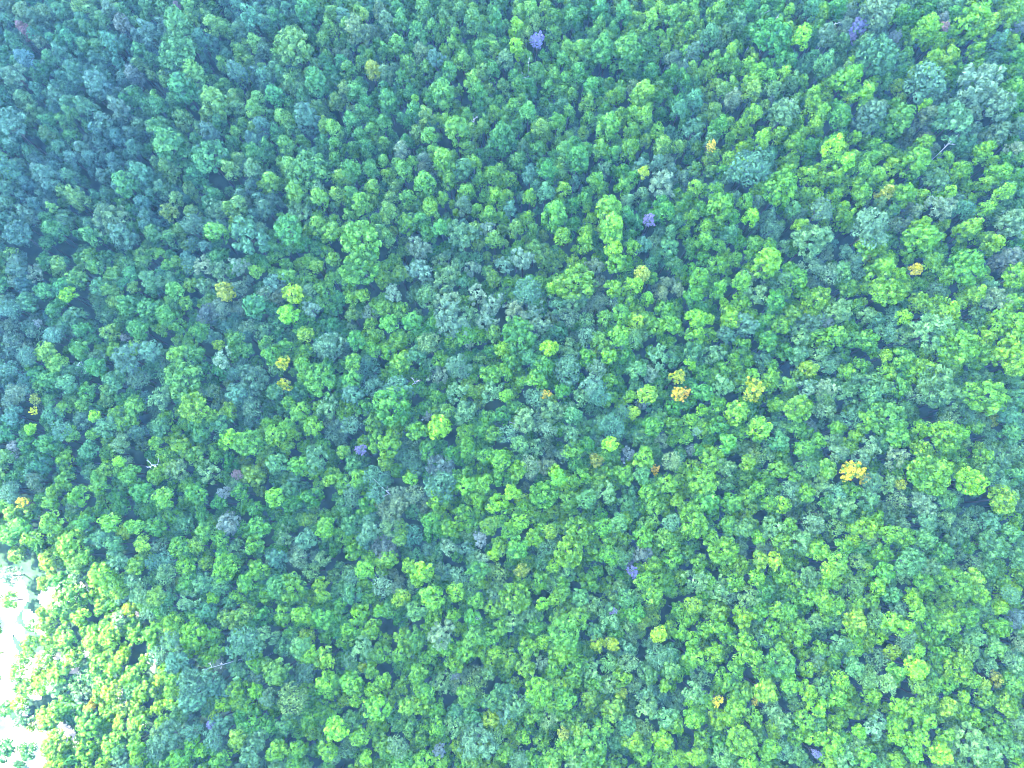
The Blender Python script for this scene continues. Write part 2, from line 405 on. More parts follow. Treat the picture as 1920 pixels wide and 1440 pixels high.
# ------------------------------------------------------------------ the trees seen in the photograph
# tile offset, then (x, y, radius, kind[, landmark phrase, own label]) in thirds of a photo pixel
TILES = {
"A": (0, 0, """1010 150 75 LG;1200 150 60 L;1650 260 105 LK;1440 250 45 L;1490 290 45 KR;1260 370 45 L;1100 430 68 L;930 460 32 L;860 430 30 K;1040 515 80 G;1220 590 78 LK;
1350 620 52 K;1440 640 58 L;1040 680 58 K;1180 745 50 BR;890 600 48 G;400 640 42 LG;490 160 38 LG;1000 290 100 G;340 60 42 G;230 240 42 SG;60 700 90 SD;80 420 60 SG;980 840 95 G;900 740 60 G;
1180 880 100 DG;1450 880 62 G;1620 830 60 LG;1740 960 112 DG;1540 1040 62 L;1670 1090 62 LG;1800 1120 55 L;1300 960 55 K;960 960 62 K;720 1050 72 G;450 1120 62 K;620 1230 92 SG;810 1150 52 B;
300 1170 32 L;1230 1180 64 SG;950 1200 58 K;1220 1310 62 L;1400 1330 105 SG;1620 1290 82 G;100 1310 75 B;760 430 50 PB;1000 40 25 RP;1140 230 55 BD;1730 670 80 B;1890 580 45 K;1880 740 55 L;
1480 720 55 B;1720 60 70 G;1560 120 55 G;1420 120 60 BG;850 200 60 B;640 260 60 BG;700 150 55 PB;150 180 40 RP;150 340 50 BR;560 480 70 B;430 420 60 BG;600 700 60 B;680 620 60 BR;500 620 60 BG;
820 1000 70 BD;270 1000 70 B;400 1000 50 BG;1340 420 60 B;1500 450 60 RG;1640 480 50 K;1780 470 70 G;1560 560 60 G;1600 680 55 LG;1340 760 45 L;520 900 50 B;150 560 45 K;270 760 40 K;
1700 1200 60 SG;520 1330 60 G;700 1330 70 B;880 1330 60 K;1080 1260 60 B;60 950 60 BD;60 1080 60 BD;180 1220 60 B;320 1300 60 G;1880 1300 60 L;1500 1180 60 B;1360 1170 60 K;1640 940 60 LK;1430 960 55 RG"""),
"B": (640, 0, """985 170 52 V;985 262 42 V;1000 305 32 V;1145 60 50 L;1090 130 42 K;740 60 36 L;745 130 62 KG;870 130 52 G;640 205 42 L;575 170 42 L;130 80 32 L;95 190 75 KR;255 120 45 KR;450 310 52 KR;
530 330 50 SB;40 400 52 LG;180 400 46 YK;250 425 46 KR;90 530 62 G;270 590 64 G;340 440 42 G;415 560 25 V;610 410 56 LG;575 530 70 LG;740 470 55 L;770 540 62 LG;910 490 38 K;1000 490 50 G;
1160 500 48 LG;1240 360 52 LG;1330 300 52 L;1470 290 72 G;1600 320 92 G;1735 420 52 G;1400 500 60 G;1385 600 52 LK;1690 560 85 L;1640 490 42 RK;1700 665 52 L;1500 720 72 LG;1560 540 42 L;
650 740 78 LG;795 720 42 LK;900 790 82 DG;1210 700 52 LG;1120 730 52 K;480 660 52 K;580 600 32 L;340 850 50 R;500 780 52 LG;240 910 36 L;580 920 72 L;745 930 56 L;690 960 60 BG;350 970 62 LG;
470 1040 72 LG;120 1160 66 LG;180 1070 60 L;710 1090 62 L;690 1165 52 B;870 1120 62 L;270 1200 62 K;500 1180 60 L;370 1260 62 LG;110 1350 112 L;260 1340 52 K;440 1400 62 S;990 920 56 K;1160 970 60 G;
1250 1070 46 L;1060 1115 46 L;1480 950 42 SG;1700 970 36 YL;1800 1040 72 S;1730 1240 38 P;1100 230 42 P;1500 1190 82 L;1520 1290 80 L;1370 1370 60 L;1530 1400 60 V;1200 1220 82 LG;860 1350 52 K;
680 1320 82 SG;820 1290 50 S;1580 1060 52 LG;1430 1040 62 LG;1330 900 70 G;980 1290 55 K;1740 120 50 L;1850 90 55 L;1580 90 60 G;1450 80 60 G;1300 120 55 G;1200 110 45 LG;900 40 50 G;470 60 60 G;
340 130 55 G;430 200 60 G;320 270 60 LG;680 350 50 LG;860 290 45 L;920 340 50 RG;780 350 60 G;1100 420 60 KG;1330 420 50 G;1850 440 55 G;1900 620 45 BD;1620 850 60 LG;1460 850 55 LG;1260 860 60 KG;
1100 850 60 G;1050 640 55 G;960 620 60 LG;860 640 45 L;60 700 55 G;170 740 45 LG;150 840 50 G;60 960 60 G;170 970 50 G;1800 820 60 K;1780 920 50 BR;1060 1000 50 B;1150 1090 60 BD;1310 1030 40 B;
1250 1330 60 L;1640 1390 50 LG;1820 1200 60 G;1850 1390 60 BG;1700 1380 50 B;560 1290 55 G;60 1090 45 G;950 1180 45 B"""),
"C": (1280, 0, """500 200 112 G;590 165 36 L;665 215 60 V;530 245 30 LK;270 285 36 L;60 50 32 L;600 60 32 L;1100 60 92 BR;990 150 50 P;950 215 34 P;1190 215 38 PS;1455 115 34 PB;1455 170 38 RP;1090 310 112 BD;
1600 150 92 L;1690 160 62 L;1360 170 72 L;1420 245 50 L;1480 335 62 LY;1280 230 50 LG;1525 40 42 BD;1850 90 62 LK;1885 150 42 PS;1660 470 115 S;1760 590 92 SB;1520 680 102 SG;1360 470 112 BR;
1050 660 82 BR;1360 660 62 R;920 460 72 L;915 395 38 RK;940 350 26 V;790 370 62 BG;570 420 42 V;420 400 46 L;150 420 52 L;230 510 42 K;390 520 52 K;500 520 50 RG;490 575 26 PB;590 590 42 S;730 540 52 LG;
720 600 52 L;1010 545 62 L;1200 490 42 LY;1210 575 42 K;1360 592 36 V;60 580 62 BD;60 730 62 SG;200 720 62 G;390 650 62 L;320 730 52 L;560 650 82 SG;740 720 52 L;880 660 62 G;1200 690 82 KG;160 825 30 O;
160 885 52 K;440 790 52 L;320 840 42 L;380 940 112 B;620 820 62 L;700 840 52 G;840 840 62 V;900 920 62 V;850 1010 52 L;960 780 42 L;1060 830 52 LG;700 990 56 L;550 1060 102 LG;1340 830 62 L;1300 920 82 LG;
1430 1010 62 SG;1680 860 62 L;1770 980 62 L;1680 1050 52 L;1800 1085 52 L;1740 770 72 BR;1870 840 52 S;1450 1165 72 S;1130 1095 50 KO;1060 1010 60 LG;1060 1280 112 BR;780 1180 72 BR;1310 1190 42 R;
900 1240 62 L;380 1225 52 V;200 1180 82 LG;70 1060 52 L;40 1230 52 LG;500 1290 62 B;720 1350 102 SG;660 1280 52 L;1330 1270 52 L;1320 1360 92 L;1590 1300 66 L;1740 1375 62 L;1840 1260 82 SB;120 1360 52 LG;
1030 1390 70 L;1230 1110 62 L;180 80 60 LG;310 130 55 RG;150 200 55 BG;60 300 55 BR;860 60 60 G;720 60 50 BG;930 70 45 R;800 200 55 BR;1010 240 42 RG;1220 90 50 G;1640 290 50 LG;1760 240 50 B;
1860 330 60 G;1840 520 60 LG;1640 380 42 LG;480 450 52 LG;280 560 50 R;280 400 50 LG;1540 840 50 BD;1540 970 60 LG;1860 1000 50 G;1000 960 55 LG;1000 1100 60 LG;260 1000 45 B;180 1080 52 LG;
1580 1180 60 B;1700 1180 52 L;1880 1110 50 BG;260 1320 60 BG;1200 1260 45 BR;1100 1150 42 RG;620 1180 50 BG;480 900 45 BD"""),
"D": (0, 480, """390 220 46 V;640 210 52 LK;200 100 42 S;330 40 42 LK;800 40 46 LK;940 50 32 L;1270 200 58 YK;1170 325 62 PB;1260 300 42 R;1540 150 52 SB;1445 90 42 L;1485 210 42 R;1650 210 62 VY;1625 330 62 V;1750 300 52 S;
1440 280 72 D;1050 260 42 L;1000 400 52 LG;720 280 62 G;620 430 52 LK;640 530 42 L;330 610 62 L;260 540 62 L;215 375 24 PS;720 570 82 SB;850 530 62 B;1230 500 36 LY;1590 600 40 Y;1602 725 38 Y;1250 580 52 S;
1430 700 82 B;1030 690 112 KG;1800 700 92 LG;1195 760 42 RK;1620 830 42 L;1690 880 62 LG;760 840 62 LG;470 840 42 L;600 810 42 K;530 900 32 V;680 940 42 L;1090 850 82 L;1195 895 38 L;195 810 32 KO;190 872 22 Y;
172 970 36 V;405 1000 46 L;520 1000 38 L;600 960 62 BD;1295 1030 62 V;1400 1050 82 LG;1550 1010 62 L;870 1050 38 L;680 1060 52 KR;990 1040 62 L;670 1155 36 V;375 1110 28 L;890 1240 52 L;1335 1230 32 PR;1260 1330 36 PS;
122 1385 28 O;160 1405 42 LK;370 1270 62 L;300 1330 42 L;440 1350 62 L;1440 1230 62 K;1870 1250 62 LK;1540 1360 62 L;100 770 62 R;30 1130 42 K;80 1080 42 PS;1850 510 82 B;1720 440 52 L;700 460 24 PS;
90 60 60 B;60 300 60 B;160 260 60 BG;250 200 55 G;430 130 55 LG;540 60 55 LG;560 170 50 BG;640 110 55 LG;850 140 60 BG;980 200 50 LG;840 300 60 G;940 330 60 LG;780 410 60 G;420 340 60 BG;300 440 45 B;470 420 52 G;
80 480 60 BR;150 560 60 B;60 640 60 B;450 530 52 LG;540 620 60 G;380 720 60 BG;280 700 60 G;500 760 60 G;640 700 60 BG;780 700 60 B;900 800 60 SG;1100 560 60 G;1000 560 60 LG;1120 430 55 LG;1330 480 52 KG;1490 420 52 SG;
1400 400 45 B;1350 600 45 B;1520 560 55 LG;1330 770 60 B;1420 850 60 B;1540 760 50 BG;1720 620 60 LG;1840 620 52 G;1840 850 60 SG;1760 960 60 LG;1650 1000 50 LG;1250 950 60 BG;1140 980 60 DG;780 990 50 B;900 960 55 BG;
300 900 60 BG;340 980 60 B;80 900 60 B;60 830 50 BR;260 1060 60 G;150 1060 50 G;230 1180 60 BG;500 1090 60 BG;600 1200 52 L;740 1230 60 LG;800 1330 60 G;1000 1200 60 SG;1100 1130 60 KG;1180 1220 60 SG;560 1290 60 LG;
660 1350 60 G;920 1360 60 LG;1100 1340 60 G;60 1330 60 B;200 1270 50 BR;1360 1330 60 G;1680 1180 60 LG;1780 1140 70 SG;1640 1320 60 BG;1750 1360 60 G;1560 1170 60 BG;1340 180 50 R;1140 60 50 S;1240 90 60 SG;1340 60 50 S"""),
"E": (640, 480, """110 60 112 LG;235 140 52 L;440 80 62 S;290 210 46 S;120 220 46 L;330 100 52 K;590 130 72 SG;740 70 52 S;920 50 52 SB;1020 20 62 S;860 125 52 K;930 165 52 LG;480 230 72 RG;760 220 52 S;600 265 72 SB;
1050 200 82 B;1178 188 40 V;1320 150 112 KL;1320 250 62 SG;1550 40 62 L;1540 190 62 L;1640 175 62 L;1690 100 50 KO;1720 240 46 L;1650 370 56 VY;1530 262 52 BR;1450 260 42 R;160 320 42 RS;60 330 42 K;160 390 42 L;
340 470 62 L;490 490 62 KR;620 370 92 SB;980 320 62 S;1000 440 100 DG;910 522 46 V;1170 520 52 V;720 490 32 S;560 580 52 L;660 620 72 B;960 590 62 G;920 650 52 LG;780 590 42 K;1510 560 52 L;1270 640 82 B;340 600 62 LG;
320 760 92 B;550 670 52 S;740 690 32 L;1148 780 28 O;1180 805 42 K;1090 800 62 B;1020 710 42 L;1100 695 62 LG;930 790 42 L;650 760 62 SG;780 820 42 K;1440 770 72 B;1620 790 42 L;1720 780 62 LY;1685 835 38 PB;
1640 880 42 LY;1890 680 42 Y;1893 780 38 O;1180 870 72 SG;1030 930 72 SK;490 900 32 PS;550 960 72 V;700 990 52 L;290 840 112 G;270 1060 72 L;110 1090 32 P;180 1080 32 LK;1520 960 72 B;1510 1055 46 V;1610 1115 42 PS;
1800 1040 42 S;1435 1150 42 KO;1200 1210 46 V;1225 1245 52 L;1360 1240 52 L;1765 1200 28 O;1700 1140 62 L;560 1190 82 PB;560 1290 92 B;310 1330 42 S;880 1400 62 V;960 1330 52 L;1140 1340 82 LG;1590 1230 62 LG;
1890 1380 42 L;390 1250 42 L;540 1370 62 L;770 1360 52 L;1750 200 0 G;1800 220 50 R;1820 300 60 LG;1850 380 60 LG;1760 400 60 LG;1580 330 60 LG;1480 350 50 KG;1380 370 55 RG;1280 350 60 BR;1220 280 50 SG;1380 450 60 BR;
1640 460 60 RG;1560 450 60 LG;1450 480 60 K;1780 560 60 SG;1660 640 60 BG;1600 560 55 G;1430 640 55 BR;1380 570 55 LG;1740 660 55 S;1860 580 50 BD;1500 700 50 LG;1400 720 55 SB;1340 800 60 SG;1300 900 60 BG;1240 760 50 G;
1500 800 50 LG;1580 880 50 B;1750 960 60 G;1680 1030 60 BG;1860 950 60 LG;1870 860 60 G;1380 980 55 BG;1290 1000 55 SG;1160 980 50 BR;1080 1080 60 SG;1000 1060 50 BG;940 1000 60 BR;860 1010 55 K;820 920 55 G;900 900 60 DG;
980 860 50 KG;700 880 60 SG;600 880 50 K;420 980 60 LG;390 900 55 LG;180 940 60 LG;60 950 60 BR;60 870 50 LG;140 850 60 G;60 780 60 B;60 700 60 G;180 740 60 B;160 620 55 B;60 600 50 LG;80 480 55 G;200 460 50 LG;180 520 52 LG;
270 380 60 LG;250 290 60 LG;400 370 60 G;420 560 60 BG;260 540 45 L;720 330 60 SG;820 360 60 S;860 440 50 K;700 440 60 LG;860 270 60 S;1100 400 60 SB;1080 330 60 S;1130 620 60 G;1060 580 50 BG;1280 560 60 SG;840 660 60 LG;
850 760 60 SG;730 770 45 K;480 1090 60 DG;620 1120 60 G;720 1080 60 LG;820 1120 60 LG;900 1150 60 LG;990 1200 60 L;1060 1180 60 R;1300 1100 60 KG;1380 1060 50 G;1450 1270 60 KG;1280 1370 60 KG;1390 1370 60 BG;1490 1330 60 SG;
1720 1320 60 LG;1840 1280 60 LG;1760 1400 60 LG;1600 1390 50 BD;1690 1230 50 BG;1860 1150 60 R;70 1180 60 BG;180 1240 60 B;100 1250 52 LG;60 1350 60 B;200 1330 60 BR;140 1400 60 G;420 1340 60 R;700 1290 60 LG;800 1280 50 LG;380 1140 60 B;250 1160 50 KL"""),
"F": (1280, 480, """470 40 82 L;80 355 62 V;152 355 32 V;70 450 62 L;270 360 62 L;1090 90 80 L;1150 200 92 L;1215 110 42 V;1250 190 42 L;1310 75 36 OY;1030 10 32 KO;1150 15 42 V;1810 30 72 PB;1880 110 82 L;1600 60 102 LG;
750 265 82 L;800 205 32 V;920 180 62 LG;720 380 62 SB;805 380 42 PB;880 310 62 SG;1245 345 52 V;1330 265 62 L;1430 300 82 LG;1490 320 62 L;1540 510 112 LG;1400 420 100 SG;1640 220 62 L;1570 220 42 L;1770 250 72 S;
1700 450 62 L;1850 400 112 L;1850 570 112 L;1660 560 82 LG;560 390 62 LG;350 390 72 B;170 550 62 SG;285 580 42 LG;700 640 62 LY;920 655 56 L;500 610 42 L;1140 560 42 LY;1245 590 72 G;1350 650 82 L;1150 650 52 L;
1430 750 112 SG;1320 790 62 BR;1700 790 112 LG;42 600 38 V;400 750 62 Y;10 770 30 O;590 720 46 K;390 665 42 L;810 740 52 S;110 870 36 V;300 880 72 L;40 930 52 L;520 840 52 L;650 860 82 LG;430 970 72 L;80 985 26 RS;
800 870 62 BR;1150 920 112 DG;1200 1010 72 LG;860 970 42 L;970 1010 42 L;945 1070 42 L;760 1045 52 LG;1480 1010 92 L;1565 990 52 V;1340 1090 62 L;1490 910 62 BR;1740 920 42 KO;945 1210 58 YO;1022 1250 28 O;1228 1290 32 YK;
1200 1130 62 S;870 1110 52 SB;1390 1230 122 LG;1450 1190 62 L;1620 1270 88 V;160 1140 76 L;110 1270 82 L;370 1165 46 L;45 1090 32 PB;540 1200 62 KG;630 1240 32 L;690 1330 62 L;550 1400 62 V;420 1310 42 L;1350 1390 72 S;
1800 1370 82 LK;1060 1280 62 B;130 1380 72 G;1690 1120 52 LG;1840 1000 60 BG;200 60 60 LG;100 130 60 LG;60 220 60 G;200 190 60 LG;330 150 60 LG;330 260 60 L;420 220 60 SG;230 260 26 V;520 250 60 G;600 330 60 K;640 130 60 LG;
720 60 60 BR;830 100 60 BR;560 140 50 RG;900 90 60 BG;960 40 50 B;1390 40 60 LG;1480 110 60 LG;1430 200 60 B;1600 170 45 LG;1720 180 50 B;1860 260 60 LG;1660 330 50 BD;1580 420 50 LG;1240 460 60 SG;1150 430 60 B;1050 470 60 G;
960 480 60 DG;860 450 60 LG;760 460 60 LG;660 450 60 SG;470 480 60 G;330 500 52 LG;240 450 50 B;60 540 60 BG;450 580 50 B;580 540 50 G;640 560 60 SG;760 570 60 SG;820 620 50 B;1000 620 55 LG;1070 700 50 BD;980 760 60 BD;
1130 740 60 BG;1230 740 60 G;1060 780 60 BD;900 780 60 SG;800 800 55 RG;700 740 60 S;480 720 60 LG;320 720 60 G;220 640 50 LG;110 660 60 G;110 760 60 DG;220 730 60 SG;200 830 55 LG;200 960 60 G;330 990 52 LG;250 1050 60 G;
500 950 50 BD;540 1040 60 BG;640 970 60 KG;720 960 42 PB;560 1090 52 LG;460 1110 60 RK;680 1080 60 LG;840 1040 52 SG;1030 930 60 LG;940 910 60 B;1100 850 60 BG;1050 1080 60 SB;1120 1050 60 BG;1010 1130 60 SB;700 1180 70 RG;
800 1200 70 KG;460 1250 60 LG;330 1260 60 LG;240 1190 60 SG;240 1290 50 BD;270 1390 60 G;360 1350 52 LK;480 1390 52 LG;600 1310 60 BR;780 1300 60 SG;860 1340 60 B;950 1330 60 LG;1040 1370 60 SG;1150 1280 60 SG;1210 1370 60 BR;
1480 1370 60 BG;1560 1180 50 LG;1700 1210 60 BG;1780 1150 60 B;1860 1100 60 B;1860 1230 60 BG;1780 1290 60 B;1600 900 60 B;1640 960 50 KG;1720 1010 50 B;1560 830 50 BD;1860 800 60 BD;1830 900 60 B;1850 700 50 BD;1620 680 50 BD;900 1410 60 SG;1500 640 60 LG;1480 570 60 LG"""),
"G": (0, 960, """1290 65 66 PB;620 60 62 L;805 180 52 LY;770 300 62 LK;180 150 62 L;400 170 72 L;660 270 62 SG;570 350 72 L;610 420 52 L;930 350 62 KR;740 540 52 LY;1195 480 42 V;970 620 62 L;1090 690 82 L;1200 690 46 L;970 720 62 B;
1380 740 102 B;1560 900 72 K;1650 1050 82 KR;1830 820 62 LY;1840 970 72 L;1260 1070 52 V;1340 1005 62 L;1440 1000 42 L;1210 1150 38 VY;1200 970 66 B;1090 960 92 B;1080 1060 72 B;1890 1220 70 V;1850 1330 62 L;1560 1340 62 L;
1130 1340 38 V;1185 1200 26 P;1235 860 42 PB;1410 1180 92 G;1350 1060 52 LG;1700 570 62 L;1730 690 52 LY;1650 430 82 KL;1330 200 52 SG;1050 300 62 L;1270 310 82 LG;1560 420 62 D;1820 480 42 L;950 1260 82 B;950 890 62 L;
900 1090 42 L;770 1310 52 L;1340 470 52 L;30 1340 62 D;100 240 55 LK;110 90 60 LG;290 60 60 L;480 60 50 G;340 1090 60 DG;280 1160 70 G;330 900 70 DG;130 1160 50 SD;380 720 45 DG;760 910 60 DG;170 730 50 DG;190 640 42 D;
560 870 62 LG;330 530 60 LG;460 590 52 L;150 820 55 LK;630 1010 62 LK;510 1090 32 O;490 990 24 KO;680 1180 45 LY;500 1190 70 LG;320 1300 80 G;640 1300 70 LG;480 1330 60 L;700 1250 60 G;880 1340 60 B;1080 1230 60 B;
1010 1130 60 BG;760 80 50 LG;880 80 60 G;1040 60 60 BG;1160 110 60 KG;1460 90 60 G;1430 190 55 LG;1600 140 50 SG;1720 150 60 B;1840 90 60 LG;1560 270 60 B;1680 260 60 BR;1810 270 52 SG;1750 340 50 RG;1460 330 60 LG;
1400 400 60 G;1500 460 52 LG;1240 420 60 BG;1140 400 55 BD;1060 400 60 KG;1060 500 60 SG;1160 560 60 BD;1110 600 50 LG;1290 600 60 K;1380 570 60 K;1480 580 60 DG;1600 580 60 LG;1820 600 60 G;1500 700 60 SG;1600 760 60 BG;
1690 760 60 BG;1740 800 50 L;1440 840 60 LG;1350 900 60 SG;1440 920 50 SB;1500 860 45 K;1620 960 50 BD;1520 1040 60 B;1720 900 60 B;1720 990 45 LK;1620 1190 60 BG;1740 1160 60 LG;1520 1200 55 G;1640 1180 40 L;1250 1190 60 B;
1080 1320 60 LG;1200 1280 60 BR;1340 1270 60 K;1450 1280 60 B;1400 1370 60 B;1240 1390 60 LG;1680 1330 52 LG;1000 1390 60 LG;780 1190 60 LG;860 690 60 LG;900 800 60 B;1000 850 60 B;780 680 60 LG;680 600 50 SG;700 480 52 B;
850 560 55 B;880 470 60 K;800 460 55 SG;950 480 52 BG;760 380 60 SG;520 160 60 BG;580 150 60 BD;640 180 55 BG;870 280 50 B;940 270 50 B;900 190 55 B;1010 200 60 LG;700 110 50 LY;1240 150 50 LG;1110 190 52 LK;280 270 60 LY;440 340 60 SG;
420 460 60 LG;250 400 50 G;260 640 50 LK;420 820 60 G;240 830 50 G;60 130 55 G;480 240 55 LG;60 360 60 S;60 500 50 LG;460 1030 50 SB;330 980 60 BG;560 1030 50 LK;250 970 60 L;690 1090 60 K;580 960 60 LG;100 900 50 LG;530 730 50 L;640 880 50 L;820 1000 60 LG"""),
"H": (640, 960, """780 150 38 PS;800 270 38 S;450 340 72 V;380 300 42 V;430 385 42 V;510 480 72 LG;640 450 52 L;1280 225 86 L;1200 300 42 V;1180 110 42 LY;1020 330 42 YK;1080 150 52 L;860 240 42 V;980 480 92 LG;1130 520 36 V;1195 495 38 V;
1640 335 32 P;1620 290 26 PR;1525 555 24 P;1690 220 62 PB;1590 150 42 L;1785 690 48 VY;1440 740 46 YL;1520 740 42 YL;630 580 46 L;560 690 72 S;520 765 42 L;110 570 52 L;340 700 42 L;120 870 32 YL;640 915 28 PS;640 850 62 L;
430 905 52 LG;1130 730 42 V;1250 680 92 KG;1240 790 72 L;1130 850 42 S;1110 1010 82 L;980 970 42 L;1575 1010 36 YL;1530 1110 72 K;1400 1045 52 LK;200 1100 72 L;170 1200 42 L;90 1060 42 L;370 1090 52 LK;550 1340 36 PS;640 1310 38 K;
1030 1265 46 V;940 1200 42 L;1160 1160 52 SK;1390 1340 112 KG;1470 1210 62 KG;1250 1240 38 KO;1640 1290 62 LK;1800 1280 62 L;1820 980 38 L;1790 810 72 B;1760 460 62 LG;270 265 50 KL;250 200 72 PB;340 145 52 K;270 90 52 SG;
760 1300 92 SB;910 1350 52 LK;560 1400 52 L;140 1380 42 V;1200 410 50 RD;860 470 42 SB;700 205 42 SB;70 215 62 LG;1340 110 82 LG;1700 140 62 L;1500 600 62 SG;1050 570 60 SG;60 80 60 BG;160 110 60 B;400 130 60 B;500 60 60 G;
620 100 60 LG;600 200 50 SB;720 60 60 LG;840 80 60 KG;940 110 52 LG;1000 60 60 LG;1000 200 60 G;1160 210 60 B;1120 280 50 BD;1420 220 60 LG;1480 90 60 LG;1560 60 50 BG;1820 150 60 KG;1860 60 50 B;1860 260 60 LG;1500 250 60 LG;
1560 250 55 RG;1750 300 52 L;1700 390 60 LG;1560 420 45 SG;1520 480 52 K;1600 480 60 BG;1400 400 60 G;1340 480 60 BG;1420 520 60 SG;1340 590 60 KG;1220 600 60 K;1100 640 60 G;970 600 60 SG;900 640 52 LG;830 700 55 LG;
740 700 60 KG;690 780 60 LG;870 790 42 L;960 820 60 LK;1050 770 60 LG;1040 870 60 KL;1200 870 60 LG;1330 850 60 LG;1400 880 60 SG;1500 850 60 RG;1600 760 60 B;1620 850 60 B;1720 900 60 BD;1850 880 60 BG;1700 620 42 K;1660 560 60 G;
1620 640 60 SG;1420 670 50 BG;1580 930 55 LG;1640 970 50 BR;1500 970 60 SG;1420 950 60 LG;1300 930 60 LG;1230 960 52 L;1260 1050 60 G;1000 1080 60 SG;920 1000 60 BD;850 1060 60 BG;760 970 60 KR;700 1030 60 KG;650 960 50 R;
560 960 60 SG;470 1000 60 LG;340 980 52 LG;240 950 52 L;60 960 60 LG;180 1000 50 L;280 1050 50 KL;440 1080 60 L;540 1100 60 LG;640 1200 60 SG;540 1210 52 LG;740 1140 60 BG;840 1160 52 YL;740 1220 50 SB;640 1130 50 BD;
870 1260 60 KR;930 1120 60 SB;1080 1130 60 LG;1180 1080 60 LG;1290 1160 60 KG;1260 1320 60 LG;1130 1290 55 LG;1340 1230 60 K;1540 1300 45 BD;1600 1200 60 BD;1720 1100 60 SG;1820 1150 60 SG;1880 1200 55 L;1700 1010 60 B;1780 1400 60 LG;
1720 1220 42 RK;1000 1390 60 B;1080 1390 60 G;1320 1410 60 SG;1180 1390 60 KG;440 1260 60 LG;380 1200 60 BG;320 1320 60 BR;240 1300 60 KG;100 1260 60 LG;60 1170 60 BG;40 1330 60 B;340 1390 60 G;450 1390 60 LG;60 660 60 LG;
180 660 60 LG;250 720 42 L;230 800 60 LG;120 760 60 SG;50 830 50 B;340 790 60 LG;420 700 60 DG;330 600 50 G;220 560 42 LG;420 560 60 BG;60 460 60 BG;130 330 52 L;60 380 50 B;230 410 60 R;330 480 55 LY;280 560 55 DG;720 430 60 RG;
780 400 42 L;660 360 60 B;760 330 60 DG;880 340 60 KR;1120 390 60 LG;1230 400 60 LG;760 500 55 LG;860 540 60 LG;900 560 42 L;740 600 60 G;1240 460 50 KG"""),
